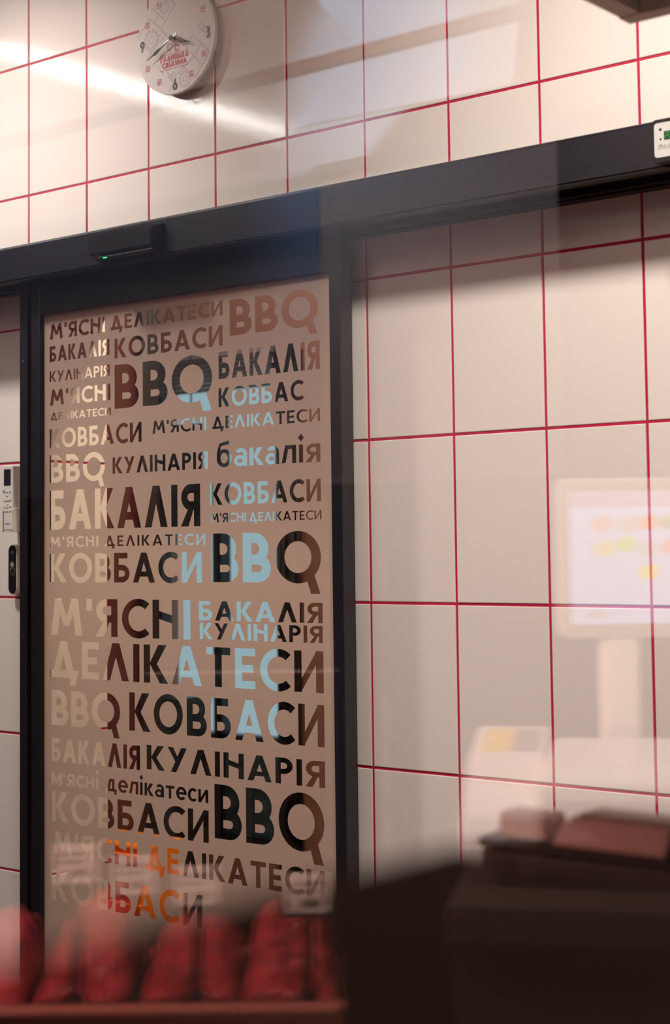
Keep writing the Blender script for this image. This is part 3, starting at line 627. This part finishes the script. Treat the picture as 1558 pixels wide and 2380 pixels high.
M['deck'] = mat('case_deck', (.30, .08, .055), .35)
M['casefront'] = mat('case_front_red_brown', (.30, .085, .060), .45)
dc = vempty('meat_display_case', (1.45, -1.2, 0), 'refrigerated meat case with packs of red meat, mirrored in the glass', 'display case')
CO = (1.804, -1.062, 0)
def incase(mb): return tilt(mb, CO)
def cw(a_, b_): v = YW @ Vector((a_, b_, 0)); return (CO[0] + v.x, CO[1] + v.y)
incase(MB().box(-.75, 0, -.29, .26, 0, .925, .006)).build('body', M['casefront'], dc, mirror=True)
incase(MB().box(-.74, -.008, -.28, .25, .926, .938, .002)).build('deck', M['deck'], dc, mirror=True)
incase(MB().box(-.75, 0, -.315, -.288, .90, 1.012, .004)).build('front_rim', M['casefront'], dc, mirror=True)
incase(MB().tube([(-.75, -.318, .975), (0, -.318, .975)], .003, 8)).build('trim_strip', M['silver'], dc, mirror=True)
sp = cw(-.12, .22)
ds = vempty('display_shelf', (sp[0], sp[1], .938), 'glass shelf on thin posts above the mirrored packs of meat', 'shelf')
for x in (-.225, -.012): incase(MB().tube([(x, .225, .9385), (x, .225, 1.33)], .005, 8)).build('upright', M['anth'], ds, mirror=True)
incase(MB().box(-.232, -.004, .06, .24, 1.300, 1.306)).build('glass_plate', M['doorglass'], ds, mirror=True)
incase(MB().tube([(-.232, .058, 1.303), (-.004, .058, 1.303)], .0022, 8)).build('shelf_edge', M['silver'], ds, mirror=True)
M['meat'] = mat('raw_red_meat', (.30, .030, .034), .10, noise=.75, nscale=22, bump=1.0, bscale=28, coat=1.0, bdist=.02)
M['tray'] = mat('black_foam_tray', (.02, .015, .015), .5)
def wrap(nx, ny, x0, x1, y0, y1, z, h, seed):
    rr = random.Random(seed); bm = bmesh.new(); g = []
    ph = [rr.uniform(0, 6.3) for _ in range(6)]
    for i in range(nx + 1):
        row = []
        for j in range(ny + 1):
            a, b = i / nx, j / ny
            e = min(1, 4.5 * min(a, 1 - a)) * min(1, 4.5 * min(b, 1 - b))
            hh = h * (.30 + .75 * b) * (e ** .45) * (.72 + .26 * abs(math.sin(11 * b + 2.2 * a + ph[0])) + .10 * math.sin(9 * a + 5 * b + ph[1]) + .07 * math.sin(31 * b - 19 * a + ph[2])) + rr.uniform(-.0024, .0024) * e
            row.append(bm.verts.new((x0 + (x1 - x0) * a, y0 + (y1 - y0) * b, z + hh)))
        g.append(row)
    base = [[bm.verts.new((x0 + (x1 - x0) * i / nx, y0 + (y1 - y0) * j / ny, z - .002)) for j in (0, ny)] for i in (0, nx)]
    for i in range(nx):
        for j in range(ny): bm.faces.new((g[i][j], g[i + 1][j], g[i + 1][j + 1], g[i][j + 1]))
    bm.faces.new([g[i][0] for i in range(nx + 1)] + [base[1][0], base[0][0]]); bm.faces.new([g[i][ny] for i in range(nx + 1)] + [base[1][1], base[0][1]])
    bm.faces.new([g[0][j] for j in range(ny + 1)] + [base[0][1], base[0][0]]); bm.faces.new([g[nx][j] for j in range(ny + 1)] + [base[1][1], base[1][0]])
    bm.faces.new((base[0][0], base[1][0], base[1][1], base[0][1]))
    mb = MB(); mb.bm.free(); mb.bm = bm; return mb
packs = [(-.405, .02, 'pack of red meat furthest left in the mirrored case'), (-.288, .03, 'pack of red meat second from the left in the mirrored case'), (-.172, .03, 'pack of red meat second from the right in the mirrored case'), (-.060, .02, 'pack of red meat nearest the scale in the mirrored case')]
for i, (a_, b_, l) in enumerate(packs):
    x, y = cw(a_, b_)
    p = vempty('meat_pack', (x, y, .938), l, 'meat pack', 'packs of meat in the display case')
    incase(MB().box(a_ - .0555, a_ + .0555, b_ - .105, b_ + .125, .9385, .954, .006)).build('tray', M['tray'], p, mirror=True)
    incase(wrap(40, 60, a_ - .053, a_ + .053, b_ - .10, b_ + .12, .955, (.078, .092, .070, .086)[i], i)).build('wrapped_meat', M['meat'], p, mirror=True, smooth=True)
M['card'] = mat('tag_card', (.60, .52, .47), .5)
tags = [(1.849, -1.178, 1.079, 'price tag beside the scale, rightmost in the mirrored case'), (1.757, -1.254, 1.089, 'price tag second from the right in the mirrored meat case'), (1.705, -1.297, 1.101, 'price tag third from the right in the mirrored meat case'), (1.657, -1.337, 1.114, 'price tag furthest left in the mirrored meat case')]
for i, (x, y, z, l) in enumerate(tags):
    k = (y + 2.53) / 1.47 ; zc = z
    p = vempty('price_tag', (x, y, .938), l, 'price tag', 'price tags in the meat case')
    def T(mb, c=(x, y, zc)): return tilt(mb, c)
    c = T(MB().box(-.024, .024, 0, .0015, -.021, .021, .0004)).build('card', M['card'], p, mirror=True)
    T(MB().box(-.018, .018, -.0004, 0, .009, .012).box(-.018, .010, -.0004, 0, .001, .004).box(-.006, .014, -.0004, 0, -.014, -.006)).build('print_lines', M['print'], c, mirror=True)
    T(MB().box(-.027, .027, -.003, .004, -.025, -.0205, .001).box(-.027, -.0235, -.001, .003, -.022, .021, .0005)).build('card_holder', M['black'], p, mirror=True)
    T(MB().tube([(0, .002, -.022), (.001, .006, -.05), (0, .002, .955 - zc)], .0055, 8)).build('stem', M['black'], p, mirror=True)
    T(MB().box(-.015, .015, -.014, .016, .938 - zc, .965 - zc, .004).box(-.011, .011, -.010, .012, .966 - zc, .975 - zc, .003)).build('clamp', M['black'], p, mirror=True)

M['fabric_left'] = mat('pale_blind_fabric', (.20, .23, .32), .9, bump=.3, bscale=800)
M['fabric_right'] = mat('beige_blind_fabric', (.46, .33, .27), .9, bump=.3, bscale=800)
for x0, x1, zt, m, l in ((-2.15, .070, 2.50, 'fabric_left', 'wide pale roller blind on the wall behind the photographer'), (.074, .862, 2.50, 'fabric_right', 'narrow beige roller blind beside the wide pale one')):
    r_ = vempty('roller_blind', ((x0 + x1) / 2, 1.0, zt), l, 'roller blind', 'roller blinds behind the photographer')
    MB().box(x0, x1, .998, 1.002, 1.640, zt).build('fabric', M[m], r_, mirror=True)
    MB().box(x0, x1, .993, 1.007, 1.626, 1.640, .002).build('bottom_bar', M[m], r_, mirror=True)
    MB().tube([(x0, 1.0, zt + .02), (x1, 1.0, zt + .02)], .022, 12).build('roller_tube', M['grey'], r_, mirror=True)
M['reflector'] = mat('white_reflector', (.85, .85, .85), .8)
bp = MB().prism([(.086, 3.06), (.285, 2.832), (.057, 2.629), (.341, 2.624), (.80, 2.615), (.86, 3.06)], .895, .905).build('notched_reflector', M['reflector'], None, mirror=True)  # added piece cut to the outline of the pale blue patch it mirrors
tag(bp, 'added white notched banner under the ceiling, mirrored as pale blue light', 'reflector')
bt = MB().box(-2.1, 1.16, .47, .50, 2.620, 2.649).build('ceiling_beam', M['wood'], None, mirror=True)
tag(bt, 'thin brown rail below the ceiling, mirrored as a dark diagonal band', 'rail')

# ---------------------------------------------------------------- dark blurred things in the foreground
lg_ = empty('counter_ledge', (2.95, -2.26, 0), 'dark reddish brown counter ledge blurred along the bottom edge', 'counter')
M['ledge'] = mat('red_brown_ledge', (.115, .036, .015), .75, spec=.08, noise=.15, nscale=7)
MB().box(2.754, 3.45, -2.340, -2.178, 1.343, 1.3732, .004).build('top', M['ledge'], lg_)
MB().box(2.79, 3.42, -2.330, -2.20, 0, 1.343, .003).build('body', M['wooddark'], lg_)
dp = empty('counter_screen', (2.6, -1.38, 0), 'dark brown upright screen panel right of the lettered door', 'screen panel')
MB().box(2.232, 3.3, -1.40, -1.365, .02, 1.204, .003).build('panel', mat('dark_red_brown_panel', (.060, .020, .010), .5), dp)
MB().box(2.230, 3.3, -1.402, -1.363, 1.2045, 1.2115, .002).build('top_edge', M['wooddark'], dp)
tr = empty('pink_tray', (2.36, -1.38, 1.2115), 'pinkish shallow tray on top of the dark screen panel', 'tray')
M['pinktray'] = mat('pink_plastic', (.55, .27, .22), .4)
mb = MB().prism([(2.302, 1.2118), (2.404, 1.2118), (2.410, 1.236), (2.322, 1.236), (2.312, 1.228)], -1.405, -1.360, bev=.002)
mb.build('tray_body', M['pinktray'], tr)
MB().box(2.326, 2.408, -1.400, -1.366, 1.2362, 1.2385, .001).build('rim', M['pinktray'], tr)
pk = MB().box(2.248, 2.296, -1.400, -1.366, 1.2118, 1.234, .006, 3).build('pink_box', M['pinktray'], None, origin=(2.27, -1.383, 1.2118))
tag(pk, 'small pinkish box left of the tray on the dark panel', 'box')
gc = empty('grey_cabinet', (2.6, -1.5, 0), 'low grey-brown cabinet in front of the dark panel at lower right', 'cabinet')
M['greybrown'] = mat('grey_brown_laminate', (.060, .042, .034), .5)
MB().box(2.376, 2.98, -1.60, -1.46, .02, 1.150, .004).build('body', M['greybrown'], gc)
MB().box(2.372, 2.984, -1.605, -1.455, 1.1505, 1.172, .004).build('lid', M['wooddark'], gc)
